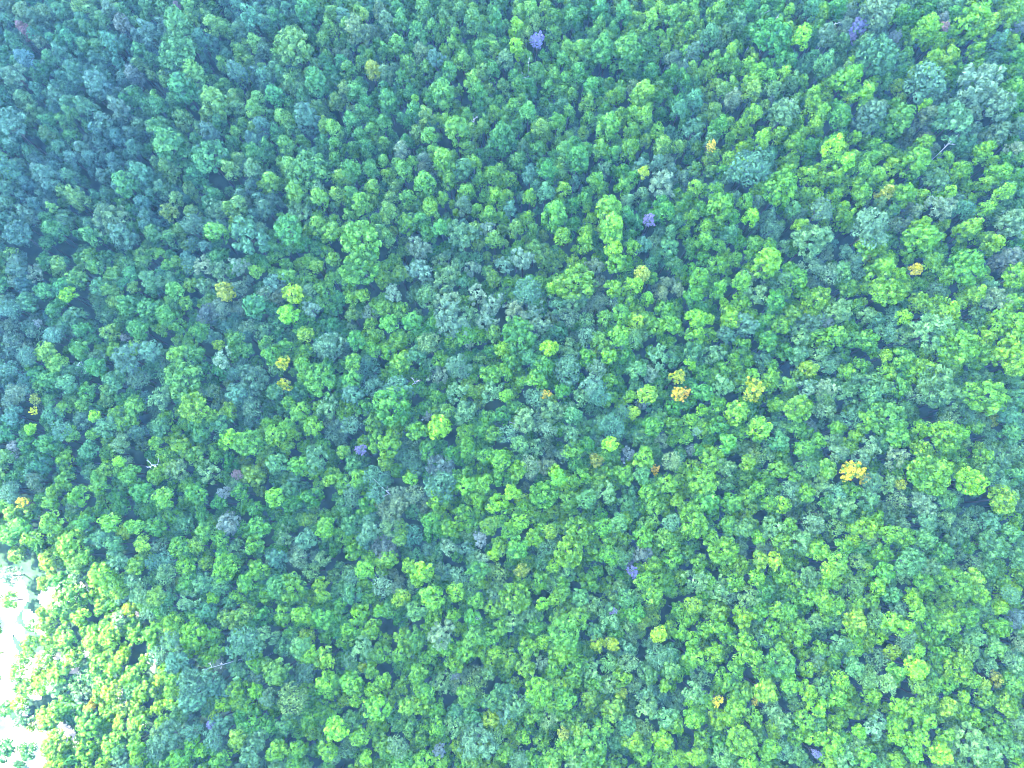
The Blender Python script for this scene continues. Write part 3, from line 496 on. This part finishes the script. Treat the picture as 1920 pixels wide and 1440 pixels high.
"I": (1280, 960, """60 60 92 L;230 220 82 L;430 150 52 V;440 200 32 R;440 270 52 LY;515 275 52 VY;310 300 62 L;760 215 66 L;730 60 62 R;1050 90 72 L;1050 140 42 RK;1250 150 62 LG;1170 130 62 LG;1280 280 82 BD;1220 355 50 SG;1545 400 82 KG;
1640 385 66 LY;1670 475 52 L;1790 390 52 LG;1775 535 52 L;790 395 42 V;700 360 72 SG;640 400 52 L;980 280 52 RG;1040 310 28 LY;1100 420 52 L;960 610 72 LY;950 690 62 L;1080 600 52 KR;1240 640 62 L;1400 640 102 G;1260 720 66 BR;
1320 775 42 V;1310 880 66 V;1540 870 82 L;1690 970 42 LY;1820 810 42 SG;880 950 56 V;1030 920 72 KR;1090 830 62 BR;760 840 42 BR;700 890 52 L;640 670 82 LG;540 770 52 LK;460 1000 72 LY;412 1055 28 O;195 1065 30 YO;
320 1010 72 LG;200 1160 62 L;60 530 56 LY;80 385 62 SK;60 720 52 L;180 790 62 L;150 870 42 L;550 860 82 DG;330 1290 82 LG;500 1220 52 L;760 1095 62 V;640 1080 52 RG;990 1235 42 V;1080 1210 62 SB;1200 1190 62 L;1210 1080 52 V;
1370 1050 72 KG;1580 1040 36 V;1640 1160 52 L;1760 1220 92 KG;1600 1290 102 SG;1440 1350 72 V;840 1300 72 L;1010 1370 62 L;900 1370 62 SG;752 1360 24 P;560 1330 62 B;80 1380 52 L;370 1400 52 L;1200 1390 52 L;340 590 62 L;
1750 190 82 BD;1450 230 62 D;1875 600 62 PB;1880 740 52 S;1700 850 62 SD;1850 960 62 KG;160 150 55 LG;340 90 60 BG;500 80 60 SG;600 80 52 LG;560 160 60 LG;660 160 60 SG;250 80 60 G;860 90 52 RG;920 40 50 BG;960 90 42 L;900 200 60 G;
1000 190 50 DG;1120 230 52 LG;860 290 60 KL;820 330 52 L;1120 340 60 G;960 420 60 RG;1060 500 52 LK;1170 470 60 BG;1290 480 52 L;1350 400 60 LG;1380 300 60 B;1460 360 60 LG;1360 150 60 BG;1360 60 60 B;1480 40 50 SG;1600 80 60 B;
1720 60 60 B;1840 120 60 BD;1860 40 50 LG;1880 260 60 BD;1640 300 60 B;1720 330 50 BG;1850 470 60 B;1540 540 50 LG;1600 590 60 G;1700 600 50 BD;1760 650 60 LG;1640 700 60 BD;1530 720 50 LG;1750 760 60 BG;1600 780 60 BG;1440 780 55 LG;
1500 620 60 LG;1320 560 52 LG;1220 560 45 B;1160 620 55 L;860 520 60 LG;780 500 60 L;720 470 60 LG;850 620 42 BD;790 590 60 LG;740 620 42 SG;880 740 60 SG;960 770 55 LG;840 800 60 KL;1090 700 60 L;1180 790 50 LY;1200 900 60 LG;
1140 960 60 SG;1060 1020 52 L;960 870 60 BD;780 990 55 BD;860 1040 60 LG;700 1000 60 L;600 960 60 LG;600 1010 60 BD;450 900 60 G;400 820 60 LG;350 730 60 L;460 720 55 BD;500 660 55 LG;430 560 60 LG;540 560 60 LG;600 560 50 G;
450 450 60 DG;370 480 60 SG;260 470 60 B;300 400 60 LG;200 440 60 SG;420 370 52 L;180 560 60 LK;200 640 60 L;120 660 50 LG;260 700 60 L;340 800 60 LG;300 880 52 G;240 940 60 LG;100 930 60 B;60 820 60 LG;60 1010 60 SG;120 1060 60 LG;
60 1160 60 LG;300 1100 60 LG;260 1160 50 L;400 1150 60 LG;500 1120 60 B;560 1180 60 SG;420 1240 50 BD;100 1280 55 LG;200 1290 60 G;220 1380 60 RG;480 1330 60 LG;640 1250 60 LG;680 1180 60 LG;760 1200 60 BG;860 1180 50 LG;920 1120 52 LG;
740 1260 60 LG;640 1360 60 BD;960 1310 60 SG;1080 1300 50 DG;1200 1270 52 L;1320 1260 60 L;1300 1350 60 LG;1360 1170 60 LG;1280 1110 60 LG;1400 960 60 DG;1320 980 55 LY;1480 1090 50 LY;1480 970 60 G;1620 940 52 LG;1700 1050 60 KG;
1560 1110 52 LG;1820 1090 60 KG;1880 1180 60 BR;1760 940 50 KO;1880 860 60 B;1740 1330 60 SG;1840 1330 50 BG;1700 1390 60 RG;1540 1390 55 BG;1480 1260 50 LG;1120 1390 50 BG"""),
}
# trees that stand out: (tile, x, y) -> (short phrase used by its neighbours' labels, own label)
MARK = {
("A",1650,260):("olive crown with a yellowish top", "large yellowish olive crown near the top left, dark gaps around it"),
("A",1010,150):("fresh green crown at the top left", "fresh green rounded crown among blue-grey trees at the top left"),
("A",1180,745):("dark mauve-grey crown", "small dark mauve-grey crown among yellow-green columns in the upper left"),
("A",60,700):("pale teal crown at the left edge", "wide pale teal crown cut by the left edge, upper left"),
("A",760,430):("lavender crown in the upper left", "lavender grey thin crown between blue-grey trees in the upper left"),
("A",1740,960):("broad deep green crown in the upper left", "broad deep green crown above a dark gap, upper left"),
("B",985,170):("tall vivid lime tree at the top", "tall vivid lime tree near the top edge, brightest of the upper middle"),
("B",1730,1240):("violet crown", "small violet crown standing alone among lime trees, upper middle"),
("B",180,400):("yellow-olive column", "yellow-olive column-shaped tree beside a brownish one, upper middle"),
("B",1100,230):("dark purple crown at the top", "dark purple crown right of the tall vivid lime tree"),
("B",110,1350):("wide lime crown of the upper middle", "wide domed lime crown left of the middle, largest around it"),
("B",1800,1040):("pale feathery crown", "pale silvery feathery crown with thin branches showing, upper middle"),
("B",530,330):("silvery blue thin crown at the top", "silvery blue thin crown near the top, between olive and green trees"),
("C",990,150):("bright purple crown", "bright purple crown below the mauve grey crown at the top right"),
("C",1190,215):("pale lavender crown at the top right", "pale lavender crown right of the bright purple one, top right"),
("C",1455,170):("maroon shrub", "maroon low crown in a gap between lime trees, top right"),
("C",1455,115):("purplish shrub at the top right", "purplish grey low crown touching the maroon shrub, top right"),
("C",1100,60):("mauve grey crown at the top", "large mauve grey crown at the top edge beside bright purple leaves"),
("C",1660,470):("big silvery crown", "big silvery feathery crown near the right edge, upper right"),
("C",1520,680):("pale silver-green crown", "pale silver-green feathery crown above two white branches, upper right"),
("C",1760,590):("silvery blue crown at the right", "silvery blue crown below the big silvery one at the right edge"),
("C",1090,310):("dark blue-green crown", "large dark blue-green crown with a deep gap on its right, upper right"),
("C",380,940):("dark blue-grey crown", "wide dark blue-grey crown amid lime trees, upper right"),
("C",1060,1280):("wide mauve grey crown of the right", "wide smooth mauve grey crown, flat-topped, right of the middle"),
("C",160,825):("orange-topped tree", "small orange-topped tree over an olive crown, upper right"),
("D",1590,600):("upper yellow tree of the left pair", "upper one of two yellow trees standing close together, left"),
("D",1602,725):("lower yellow tree of the left pair", "lower one of two yellow trees standing close together, left"),
("D",1650,210):("bright yellow-lime crown", "bright yellow-lime tree with lobed crown, left of the middle"),
("D",122,1385):("orange sapling at the left", "small orange sapling near the left edge above the sunlit patch"),
("D",720,570):("silvery blue crown at the left", "silvery blue crown with pale twigs, left part of the forest"),
("D",1335,1230):("plum crown", "small plum purple crown above a pinkish one, left"),
("D",1260,1330):("pinkish lavender crown", "small pinkish lavender crown below the plum one, left"),
("D",1295,1030):("vivid round crown at the left", "vivid round lime crown touching a larger green dome, left"),
("D",1270,200):("straw-yellow crown", "straw-yellow dull crown beside a mauve crown, left of the middle"),
("D",1030,690):("broad olive dome", "broad dull olive dome with dark gap below it, left"),
("E",290,210):("whitish crown", "whitish silvery small crown left of the middle, palest around"),
("E",440,80):("silvery crown above the middle", "silvery feathery crown above and left of the middle, largest silvery one there"),
("E",1148,780):("orange sapling in the middle", "orange sapling atop an olive crown in the middle of the forest"),
("E",910,522):("vivid round crown of the middle", "vivid lime small round crown in the middle, alone among grey-greens"),
("E",1170,520):("spiky lime crown of the middle", "vivid lime spiky crown, right one of two bright ones in the middle"),
("E",1320,150):("wide olive crown of the middle", "wide olive crown with lighter top, above the middle"),
("E",1890,680):("yellow tree right of the middle", "yellow tree right of the middle, above a small orange one"),
("E",1893,780):("orange tree right of the middle", "small orange tree below a yellow one, right of the middle"),
("E",560,1190):("lavender grey smooth crown", "lavender grey smooth crown below the middle, above a blue-grey one"),
("E",550,960):("vivid crown below the middle", "vivid lime crown with many lobes, just below and left of the middle"),
("E",1510,1055):("round vivid crown below the middle", "round vivid lime crown beside a blue-grey one, below right of the middle"),
("E",110,1090):("small purple crown left of the middle", "small purple crown low between greens, left of the middle"),
("F",400,750):("bright yellow tree", "bright yellow lobed tree, right of the middle"),
("F",945,1210):("golden orange tree", "golden orange tree, brightest warm crown of the right side"),
("F",1310,75):("amber tree at the right", "small amber tree beside tall lime crowns, right"),
("F",1700,790):("lone round dome at the right", "round fresh green dome standing free of dark gaps, right edge"),
("F",1390,1230):("broad green dome", "broad fresh green dome, lower right of the lone round one"),
("F",1620,1270):("vivid dome at the right", "vivid lime dome right of the broad green dome"),
("F",1480,1010):("long lime crown", "long lime crown sloping above a dark gap, right"),
("F",1810,30):("lavender grey crown at the right edge", "lavender grey crown near the right edge, right of a wide green one"),
("F",1540,510):("great spreading green crown", "great spreading fresh green crown, widest of the right side"),
("F",805,380):("purplish grey crown of the right", "small purplish grey crown beside silvery blue leaves, right"),
("G",1290,65):("smooth purplish grey crown", "smooth purplish grey crown with dark edge, lower left"),
("G",30,1340):("dark tree on bare soil", "dark green tree alone on bare pale soil in the bottom left corner"),
("G",1890,1220):("vivid crown at the bottom", "vivid lime crown near the bottom edge, right of blue-grey trees"),
("G",510,1090):("orange shrub in the sunlit patch", "small orange shrub in the sunlit patch, lower left"),
("G",1380,740):("large blue-grey crown", "large blue-grey crown right of the sunlit patch, lower left"),
("G",1650,1050):("brownish olive crown", "brownish olive crown above the bottom edge, right of blue-grey ones"),
("G",1185,1200):("small purple crown at the bottom left", "small purple crown among blue-grey trees, bottom left"),
("H",780,150):("whitish lavender crown", "whitish lavender small crown above lime trees, lower middle"),
("H",1640,335):("magenta-purple crown", "small magenta-purple crown below a lavender grey one, lower middle"),
("H",1525,555):("purple shrub of the lower middle", "tiny purple shrub under a pale green crown, lower middle"),
("H",560,690):("pale grey crown", "pale grey feathery crown, lower middle, hazy among lime trees"),
("H",1440,740):("left yellowish tree of the lower pair", "left one of two yellowish trees side by side, lower middle"),
("H",1520,740):("right yellowish tree of the lower pair", "right one of two yellowish trees side by side, lower middle"),
("H",1785,690):("yellow-lime crown of the lower middle", "bright yellow-lime crown with gaps, lower middle"),
("H",450,340):("vivid lobed crown of the lower left", "vivid lime many-lobed crown, lower left of the middle"),
("H",1280,225):("round lime crown of the lower middle", "round lime crown with a dark gap at its left, lower middle"),
("H",550,1340):("whitish crown at the bottom", "whitish lavender small crown near the bottom edge, bottom middle"),
("H",760,1300):("silvery blue crown at the bottom", "silvery blue wide crown near the bottom edge, bottom middle"),
("I",515,275):("long yellow-lime crown", "long yellow-lime crown lying across lime trees, lower right"),
("I",412,1055):("orange sapling at the bottom right", "orange sapling on a yellow-green crown, bottom right"),
("I",195,1065):("golden sapling at the bottom right", "golden sapling alone among lime trees, bottom right"),
("I",1640,385):("yellow-green crown at the lower right", "yellow-green dome touching a dull olive one, lower right"),
("I",1280,280):("dark teal dome", "dark blue-green dome among lime trees, lower right"),
("I",1600,1290):("pale grey-green crown", "wide silvery grey-green crown in the bottom right corner"),
("I",1875,600):("lavender grey crown at the lower right", "lavender grey crown at the right edge, lower right"),
("I",1310,880):("vivid crown of the lower right", "vivid lime crown below a mauve grey one, lower right"),
("I",752,1360):("purple shrub at the bottom", "tiny purple-blue shrub near the bottom edge, bottom right"),
}
# bleached dead trees: photo x, y of the visible wood, kind of stem, label
DEAD = [
 (992,120,7.0,0.06,"bare white forked dead tree below the tall vivid lime tree"),
 (888,225,9.0,0.03,"thin white dead stem in a dark gap, upper middle"),
 (1432,28,6.0,0.1,"bare white dead tree at the top edge, left of another one"),
 (1458,30,5.0,-0.1,"small bare white dead tree at the top edge, right of another one"),
 (1556,60,6.5,0.25,"bare white branching dead tree left of the bright purple crown"),
 (1778,272,6.0,0.35,"two-armed white dead tree below the pale silver-green crown"),
 (136,678,6.0,-0.3,"leaning pale dead trunk near the left edge"),
 (272,865,5.0,-0.3,"pale streaked dead trunk above the sunlit patch, left"),
 (777,716,3.6,0.1,"short white dead stick in a dark gap left of the middle"),
 (737,939,7.0,0.9,"pale leaning dead log across the crowns, below left of the middle"),
 (965,797,4.0,0.15,"white dead twigs below the middle of the forest"),
 (432,1248,6.5,0.7,"curved pale dead trunk right of the sunlit patch"),
 (896,1170,4.5,0.1,"white-tipped dead tree in a dark gap, lower middle"),
]
# ------------------------------------------------------------------ gather every tree
class Tree:
    pass


rt = random.Random(11)
trees = []


def lit_patch(px, py):
    """photo pixels of the clearing in the lower left"""
    return (py > 1010 and px < 320 and px < 60 + (py - 1010) * 1.7 and px < 325 - max(0, py - 1330) * 1.4)


def add_tree(px, py, r_px, cls, tile_key=None):
    t = Tree()
    t.px, t.py, t.cls, t.key = px, py, cls, tile_key
    big = r_px * 0.112
    upper = py < 470 + rt.gauss(0, 60)
    special = any(k in cls for k in "P")
    base = 9.5 + 1.3 * min(big, 4) + rt.gauss(0, 1.1)
    if r_px < 13:
        base += 0.8                   # small crowns that are seen must reach the light
    if special:
        base = 10.5
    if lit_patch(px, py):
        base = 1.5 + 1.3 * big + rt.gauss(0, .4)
    if "S" in cls and not upper:
        form = "feather"
    elif upper and r_px < 32 and not lit_patch(px, py):
        form = "column"
    elif "R" in cls or cls in ("PB", "BR", "B") and rt.random() < 0.6:
        form = "smooth"
    elif r_px > 24:
        form = "broad"
    else:
        form = "round"
    if "S" in cls:
        form = "feather"
    if cls in ("Y", "O", "YO"):
        form = "feather"
    if cls == "P":
        form = "feather"
        r_px *= 0.95
        base += 1.0
    if tile_key in MARK and not lit_patch(px, py):
        base += 1.0
    t.form = form
    z = base
    for _ in range(4):
        x, y, d = unproject(px, py, z)
        z = base + ground_z(x, y)
    t.x, t.y, t.h = x, y, base
    t.R = r_px * d / FOC
    if form == "column":
        t.R *= 0.92
    t.R *= 0.97
    t.z0 = ground_z(x, y)
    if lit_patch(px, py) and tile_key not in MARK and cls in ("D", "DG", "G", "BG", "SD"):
        cls = t.cls = {"D": "G", "DG": "LG", "G": "LK", "BG": "SG", "SD": "SG"}[cls]  # sunlight painted in: darker kinds turn paler inside the sunlit patch
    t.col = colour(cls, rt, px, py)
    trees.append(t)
    return t


seen = set()
for tk, (ox, oy, txt) in TILES.items():
    for item in txt.replace("\n", "").split(";"):
        a = item.split()
        if len(a) != 4 or int(a[2]) == 0:
            continue
        zx, zy, zr = int(a[0]), int(a[1]), int(a[2])
        add_tree(ox + zx / 3, oy + zy / 3, zr / 3, a[3], (tk, zx, zy))
traced = list(trees)
missing = [k for k in MARK if k not in {t.key for t in traced}]
if missing:
    print("MARK without tree:", missing)

# who stands as an individual: all that stand out, then the largest
marked = [t for t in traced if t.key in MARK]
others = sorted([t for t in traced if t.key not in MARK], key=lambda t: -t.R)
N_SINGLE = 296 - len(DEAD)
single = marked + others[:N_SINGLE - len(marked)]
single_ids = {id(t) for t in single}
mass = [t for t in traced if id(t) not in single_ids]

# the rest of the wood: fill the spaces between with trees that take after their neighbours
CELL = 6.0
grid = {}


def put(t):
    grid.setdefault((int(t.x // CELL), int(t.y // CELL)), []).append(t)


for t in traced:
    put(t)


def near(x, y, k=1):
    gx, gy = int(x // CELL), int(y // CELL)
    for i in range(gx - k, gx + k + 1):
        for j in range(gy - k, gy + k + 1):
            yield from grid.get((i, j), ())


def fill(n, rmin, rmax, hmin, hmax, overlap, low):
    made = 0
    for _ in range(n):
        x = rt.uniform(-165, 165)
        y = rt.uniform(-78, 162)
        if abs(x) > 138 + 0.12 * y:
            continue
        R = rt.uniform(rmin, rmax)
        base = rt.uniform(hmin, hmax)
        z0 = ground_z(x, y)
        px, py = project(x, y, z0 + base)
        pat = lit_patch(px, py)
        if pat:
            base = R * rt.uniform(1.1, 2.2)
            if rt.random() < (0.12 if px > 62 else 0.9):
                continue
        ok = True
        best = []
        for o in near(x, y, 1):
            d = math.hypot(o.x - x, o.y - y)
            if d < (overlap + (0.09 if py < 560 and not low else 0)) * (o.R + R):
                ok = False
                break
            best.append((d, o))
        if not ok:
            continue
        cls = None
        best.sort(key=lambda q: q[0])
        for d, o in best[:3]:
            if not any(k in o.cls for k in "PYOSV") and rt.random() < 0.55:
                cls = o.cls
                break
        if cls is None:
            if -20 < px < 1940 and -20 < py < 1460:
                cls = rt.choice(["G", "LG", "DG", "BG", "G", "KG", "SG"])
            else:
                cls = rt.choice(["G", "LG", "L", "DG", "BG", "B", "K", "L"])
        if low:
            cls = rt.choice(["DG", "D", "BG", "G"]) if not pat else rt.choice(["L", "L", "LG", "LK"])  # limier kinds in the sunlit patch carry its light in their colour
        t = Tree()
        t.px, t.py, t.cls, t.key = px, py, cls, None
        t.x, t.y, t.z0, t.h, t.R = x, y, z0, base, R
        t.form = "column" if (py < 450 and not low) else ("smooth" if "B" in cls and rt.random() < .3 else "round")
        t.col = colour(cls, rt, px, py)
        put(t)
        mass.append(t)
        made += 1
    return made


n1 = fill(14500, 1.45, 2.1, 8.0, 11.3, 0.56, False)
n2 = fill(19000, 1.0, 1.7, 6.5, 9.5, 0.52, False)
n3 = fill(8000, 1.1, 1.8, 5.5, 8.0, 0.41, True)
print("traced", len(traced), "single", len(single), "fill", n1, n2, n3)

# ------------------------------------------------------------------ one object for the rest of the wood
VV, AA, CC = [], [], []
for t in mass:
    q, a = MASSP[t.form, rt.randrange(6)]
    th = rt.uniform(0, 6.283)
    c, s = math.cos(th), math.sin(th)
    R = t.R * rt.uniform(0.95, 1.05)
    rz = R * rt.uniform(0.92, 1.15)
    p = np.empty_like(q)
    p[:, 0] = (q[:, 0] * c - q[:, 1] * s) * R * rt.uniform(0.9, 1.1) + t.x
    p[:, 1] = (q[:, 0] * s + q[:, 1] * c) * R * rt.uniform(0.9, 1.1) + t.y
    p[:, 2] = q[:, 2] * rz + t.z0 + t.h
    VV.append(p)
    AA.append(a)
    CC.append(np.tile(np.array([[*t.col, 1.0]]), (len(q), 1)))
# slender stems of the rest, each a four-sided taper
for t in mass:
    w = 0.16
    cx, cy = t.x, t.y
    z0, z1 = t.z0 - 0.2, t.z0 + t.h
    for k in range(4):
        a0, a1 = k * math.pi / 2, (k + 1) * math.pi / 2
        VV.append(np.array([(cx + w * math.cos(a0), cy + w * math.sin(a0), z0), (cx + w * math.cos(a1), cy + w * math.sin(a1), z0),
                            (cx + .05 * math.cos(a1), cy + .05 * math.sin(a1), z1), (cx + .05 * math.cos(a0), cy + .05 * math.sin(a0), z1)]))
        AA.append(np.full(4, .5))
        CC.append(np.tile(np.array([[0.05, 0.046, 0.04, 1.0]]), (4, 1)))
me = quads_mesh("forest_canopy", np.concatenate(VV), M_MASS, np.concatenate(AA), np.concatenate(CC))
ob = bpy.data.objects.new("forest_canopy", me)
COL.objects.link(ob)
ob["kind"] = "stuff"
ob["label"] = "dense canopy of small crowns between the larger trees"
ob["category"] = "forest"
print("mass quads", len(me.polygons))


# ------------------------------------------------------------------ labels that single out
def word(cls):
    return WORDS.get(cls) or WORDS.get(cls[::-1]) or WORDS[cls[0]]


DIRS = ["right of", "upper right of", "above", "upper left of", "left of", "lower left of", "below", "lower right of"]


def sector(t, m):
    a = math.degrees(math.atan2(-(t.py - m.py), t.px - m.px)) % 360
    return int(((a + 22.5) % 360) // 45)


def size_word(t):
    return "large " if t.R > 3.3 else ("small " if t.R < 1.7 else "")


labels = {}
used = set()
for t in marked:
    labels[id(t)] = MARK[t.key][1]
    used.add(MARK[t.key][1])
assert len(used) == len(marked)
FORMW = {"round": "rounded", "broad": "broad lobed", "column": "upright", "feather": "feathery", "smooth": "smooth"}
ORD = ["", "second ", "third "]
for t in single:
    if id(t) in labels:
        continue
    w = word(t.cls)
    found = None
    for m in sorted(marked, key=lambda m: math.hypot(m.px - t.px, m.py - t.py))[:14]:
        s = sector(t, m)
        dt = math.hypot(m.px - t.px, m.py - t.py)
        rank = sum(1 for o in traced if o is not t and o is not m and word(o.cls) == w and sector(o, m) == s
                   and math.hypot(m.px - o.px, m.py - o.py) < dt)
        if rank <= 2:
            lab = f"{size_word(t)}{FORMW[t.form]} {w} crown, {ORD[rank]}nearest {DIRS[s]} the {MARK[m.key][0]}"
            lab = lab.replace("second nearest", "second-nearest").replace("third nearest", "third-nearest")
            if rank == 0:
                lab = lab.replace("nearest ", "just ") if dt < 70 else lab
            if lab not in used and len(lab.split()) <= 16:
                found = lab
                break
    if not found:
        ex = f"{size_word(t)}{FORMW[t.form]} {w} crown {int(round(t.px/1920*100))} percent across and {int(round(t.py/1440*100))} percent down the photo"
        found = ex
        print("fallback label", t.key, ex)
    used.add(found)
    labels[id(t)] = found

# ------------------------------------------------------------------ the single trees: an Empty at the base > crown, trunk
NAME = {"round": "broadleaf_tree", "broad": "broadleaf_tree", "column": "upright_tree", "feather": "feathery_tree", "smooth": "broadleaf_tree"}
TREE_PROTO = {}
for t in single:
    form = t.form
    if t.R > 3.0 and form == "round":
        form = "broad"
    v = rt.randrange(NV)
    if (form, v) not in TREE_PROTO:
        root = bpy.data.objects.new(NAME[form], None)
        root.empty_display_size = 0.5
        COL.objects.link(root)
        crown = bpy.data.objects.new("crown", PROTO[form, v])
        trunk = bpy.data.objects.new("trunk", TRUNKS[v])
        for c in (crown, trunk):
            COL.objects.link(c)
            c.parent = root
        TREE_PROTO[form, v] = (root, crown, trunk)
    else:
        p = TREE_PROTO[form, v]
        root, crown, trunk = p[0].copy(), p[1].copy(), p[2].copy()
        for c in (root, crown, trunk):
            COL.objects.link(c)
        crown.parent = root
        trunk.parent = root
    root.location = (t.x, t.y, t.z0)
    root.rotation_euler = (0, 0, rt.uniform(0, 6.283))
    crown.location = (0, 0, t.h)
    crown.scale = (t.R * rt.uniform(0.93, 1.07), t.R * rt.uniform(0.93, 1.07), t.R * rt.uniform(0.95, 1.1))
    crown.color = (*t.col, 0.62 if t.cls in ("Y", "O", "YO", "RP") else (0.85 if t.cls == "P" else 1.0))
    k = min(t.h, 14)
    trunk.scale = (k * 0.9, k * 0.9, t.h)
    root["label"] = labels[id(t)]
    root["category"] = "tree"
    root["group"] = "trees of the forest"

# ------------------------------------------------------------------ dead trees
for i, (px, py, hgt, lean, lab) in enumerate(DEAD):
    top = 14.0 if not lit_patch(px, py) else 7.0
    for _ in range(4):
        x, y, d = unproject(px, py, top - 0.8)
        g = ground_z(x, y)
        top = (14.2 if not lit_patch(px, py) else 7.0) + g
    me = dead_mesh(40 + i, (top - g) + hgt * 0.12, lean * 0.45, 6 if hgt > 4 else 5, 0.15)
    o = bpy.data.objects.new("dead_tree", me)
    COL.objects.link(o)
    o.location = (x, y, g)
    # crooked stems lean away from the middle of the wood
    o.rotation_euler = (0, 0, math.atan2(y + 20, x))
    o["label"] = lab
    o["category"] = "dead tree"
    o["group"] = "bleached dead trees"


# ------------------------------------------------------------------ ground, clearing, sun blocker, haze
def grid_mesh(name, xs, ys, zf, mat, keep=None):
    V, F, idx = [], [], {}
    for j, y in enumerate(ys):
        for i, x in enumerate(xs):
            idx[i, j] = len(V)
            V.append((x, y, zf(x, y)))
    for j in range(len(ys) - 1):
        for i in range(len(xs) - 1):
            if keep is None or keep((xs[i] + xs[i + 1]) / 2, (ys[j] + ys[j + 1]) / 2):
                F.append((idx[i, j], idx[i + 1, j], idx[i + 1, j + 1], idx[i, j + 1]))
    me = bpy.data.meshes.new(name)
    me.from_pydata(V, [], F)
    for p in me.polygons:
        p.use_smooth = True
    me.update()
    me.materials.append(mat)
    o = bpy.data.objects.new(name, me)
    COL.objects.link(o)
    o["kind"] = "structure"
    return o


def far_z(x, y):
    return ground_z(x, y)


axis = [-3000, -1600, -900, -500, -320] + [i * 4.0 for i in range(-60, 61)] + [320, 500, 900, 1600, 3000]
grid_mesh("ground", axis, axis, far_z, M_GROUND)


def in_clearing(x, y):
    px, py = project(x, y, ground_z(x, y))
    e = 18 * math.sin(x * 0.5) + 14 * math.sin(y * 0.43 + 1)
    return lit_patch(px + e + 22, py + 1.5 * e) and (px < 62 + 2 * e or math.sin(x * 0.33 + 1) * math.sin(y * 0.41) + 0.4 * math.sin(x * 1.1 + y) > 0.6)


fx = [i * 0.4 for i in range(-310, -150)]
fy = [i * 0.4 for i in range(-170, -20)]
grid_mesh("clearing", fx, fy, lambda x, y: ground_z(x, y) + 0.05, M_SOIL, in_clearing)

# unseen puffs added to shade the wood, shaped to leave the lower left sunlit
ADDED_CLOUD_D = 2600.0
import bmesh


def shadow_edge_pts():
    """photo pixels along the edge of the sunlit patch, in the canopy"""
    return [(-260, 930), (-120, 930), (0, 955), (70, 985), (140, 1040), (205, 1110), (275, 1165), (312, 1220), (322, 1290), (312, 1340), (270, 1385), (210, 1420), (130, 1470), (60, 1530), (0, 1600), (-120, 1640), (-260, 1660)]


edge = []
for px, py in shadow_edge_pts():
    x, y, _ = unproject(px, py, 5.0)
    edge.append((x, y))
xs0 = min(p[0] for p in edge)


def shaded(x, y):
    """True where the cloud must stand in the sun's way: outside of the sunlit bay"""
    ins = False
    n = len(edge)
    for i in range(n):
        x1, y1 = edge[i]
        x2, y2 = edge[(i + 1) % n]
        if (y1 > y) != (y2 > y) and x < (x2 - x1) * (y - y1) / (y2 - y1) + x1:
            ins = not ins
    return not ins


def edge_dist(x, y):
    best = 1e9
    n = len(edge)
    for i in range(n - 1):
        x1, y1 = edge[i]
        x2, y2 = edge[i + 1]
        dx, dy = x2 - x1, y2 - y1
        t = max(0, min(1, ((x - x1) * dx + (y - y1) * dy) / (dx * dx + dy * dy)))
        best = min(best, math.hypot(x - x1 - t * dx, y - y1 - t * dy))
    return best


cb = bmesh.new()
tmp = bmesh.new()
bmesh.ops.create_icosphere(tmp, subdivisions=2, radius=1)
tv = [v.co.copy() for v in tmp.verts]
tf = [[v.index for v in f.verts] for f in tmp.faces]
tmp.free()
rc = random.Random(5)
CUPS = []


def puff(x, y, r, dz):
    s = ADDED_CLOUD_D + dz
    c = Vector((x, y, 5)) + sun_dir * s
    ph = [rc.uniform(0, 6.28) for _ in range(3)]
    vs_ = []
    for v in tv:
        k = 1 + 0.10 * math.sin(4 * v.x + ph[0]) * math.sin(4 * v.y + ph[1]) + 0.06 * math.sin(7 * v.z + ph[2])
        vs_.append(cb.verts.new(c + v * r * k))
    for f in tf:
        cb.faces.new([vs_[i] for i in f]).smooth = True


step = 11.0
yy = -150.0
while yy < 215:
    xx = -200.0
    while xx < 190:
        x, y = xx + rc.uniform(-3, 3), yy + rc.uniform(-3, 3)
        if shaded(x, y):
            d = edge_dist(x, y)
            r = min(16.0, d)
            if d > 40:
                r = 19.0
            if r > 2.5:
                puff(x, y, r, rc.uniform(-18, 18))
        xx += step if edge_dist(xx, yy) > 25 else step * 0.4
    yy += step * 0.9
cm = bpy.data.meshes.new("added_cloud")
cb.to_mesh(cm)
cb.free()
cm.materials.append(M_ADDED_CLOUD)
co = bpy.data.objects.new("added_cloud", cm)
COL.objects.link(co)
co["kind"] = "structure"

# air: pale haze between the drone and the trees
HAZE = 0.000115
hm, nt, out = new_mat("haze_air")
pv = nt.nodes.new("ShaderNodeVolumePrincipled")
pv.inputs["Color"].default_value = (0.30, 0.62, 1.0, 1)
pv.inputs["Density"].default_value = HAZE
pv.inputs["Anisotropy"].default_value = 0.0
nt.links.new(pv.outputs[0], out.inputs["Volume"])
hb = bmesh.new()
bmesh.ops.create_cube(hb, size=1)
for v in hb.verts:
    v.co = Vector((v.co.x * 6400, v.co.y * 6400, (v.co.z + 0.5) * 186 - 6))
hmesh = bpy.data.meshes.new("haze")
hb.to_mesh(hmesh)
hb.free()
hmesh.materials.append(hm)
ho = bpy.data.objects.new("haze", hmesh)
COL.objects.link(ho)
ho["kind"] = "stuff"
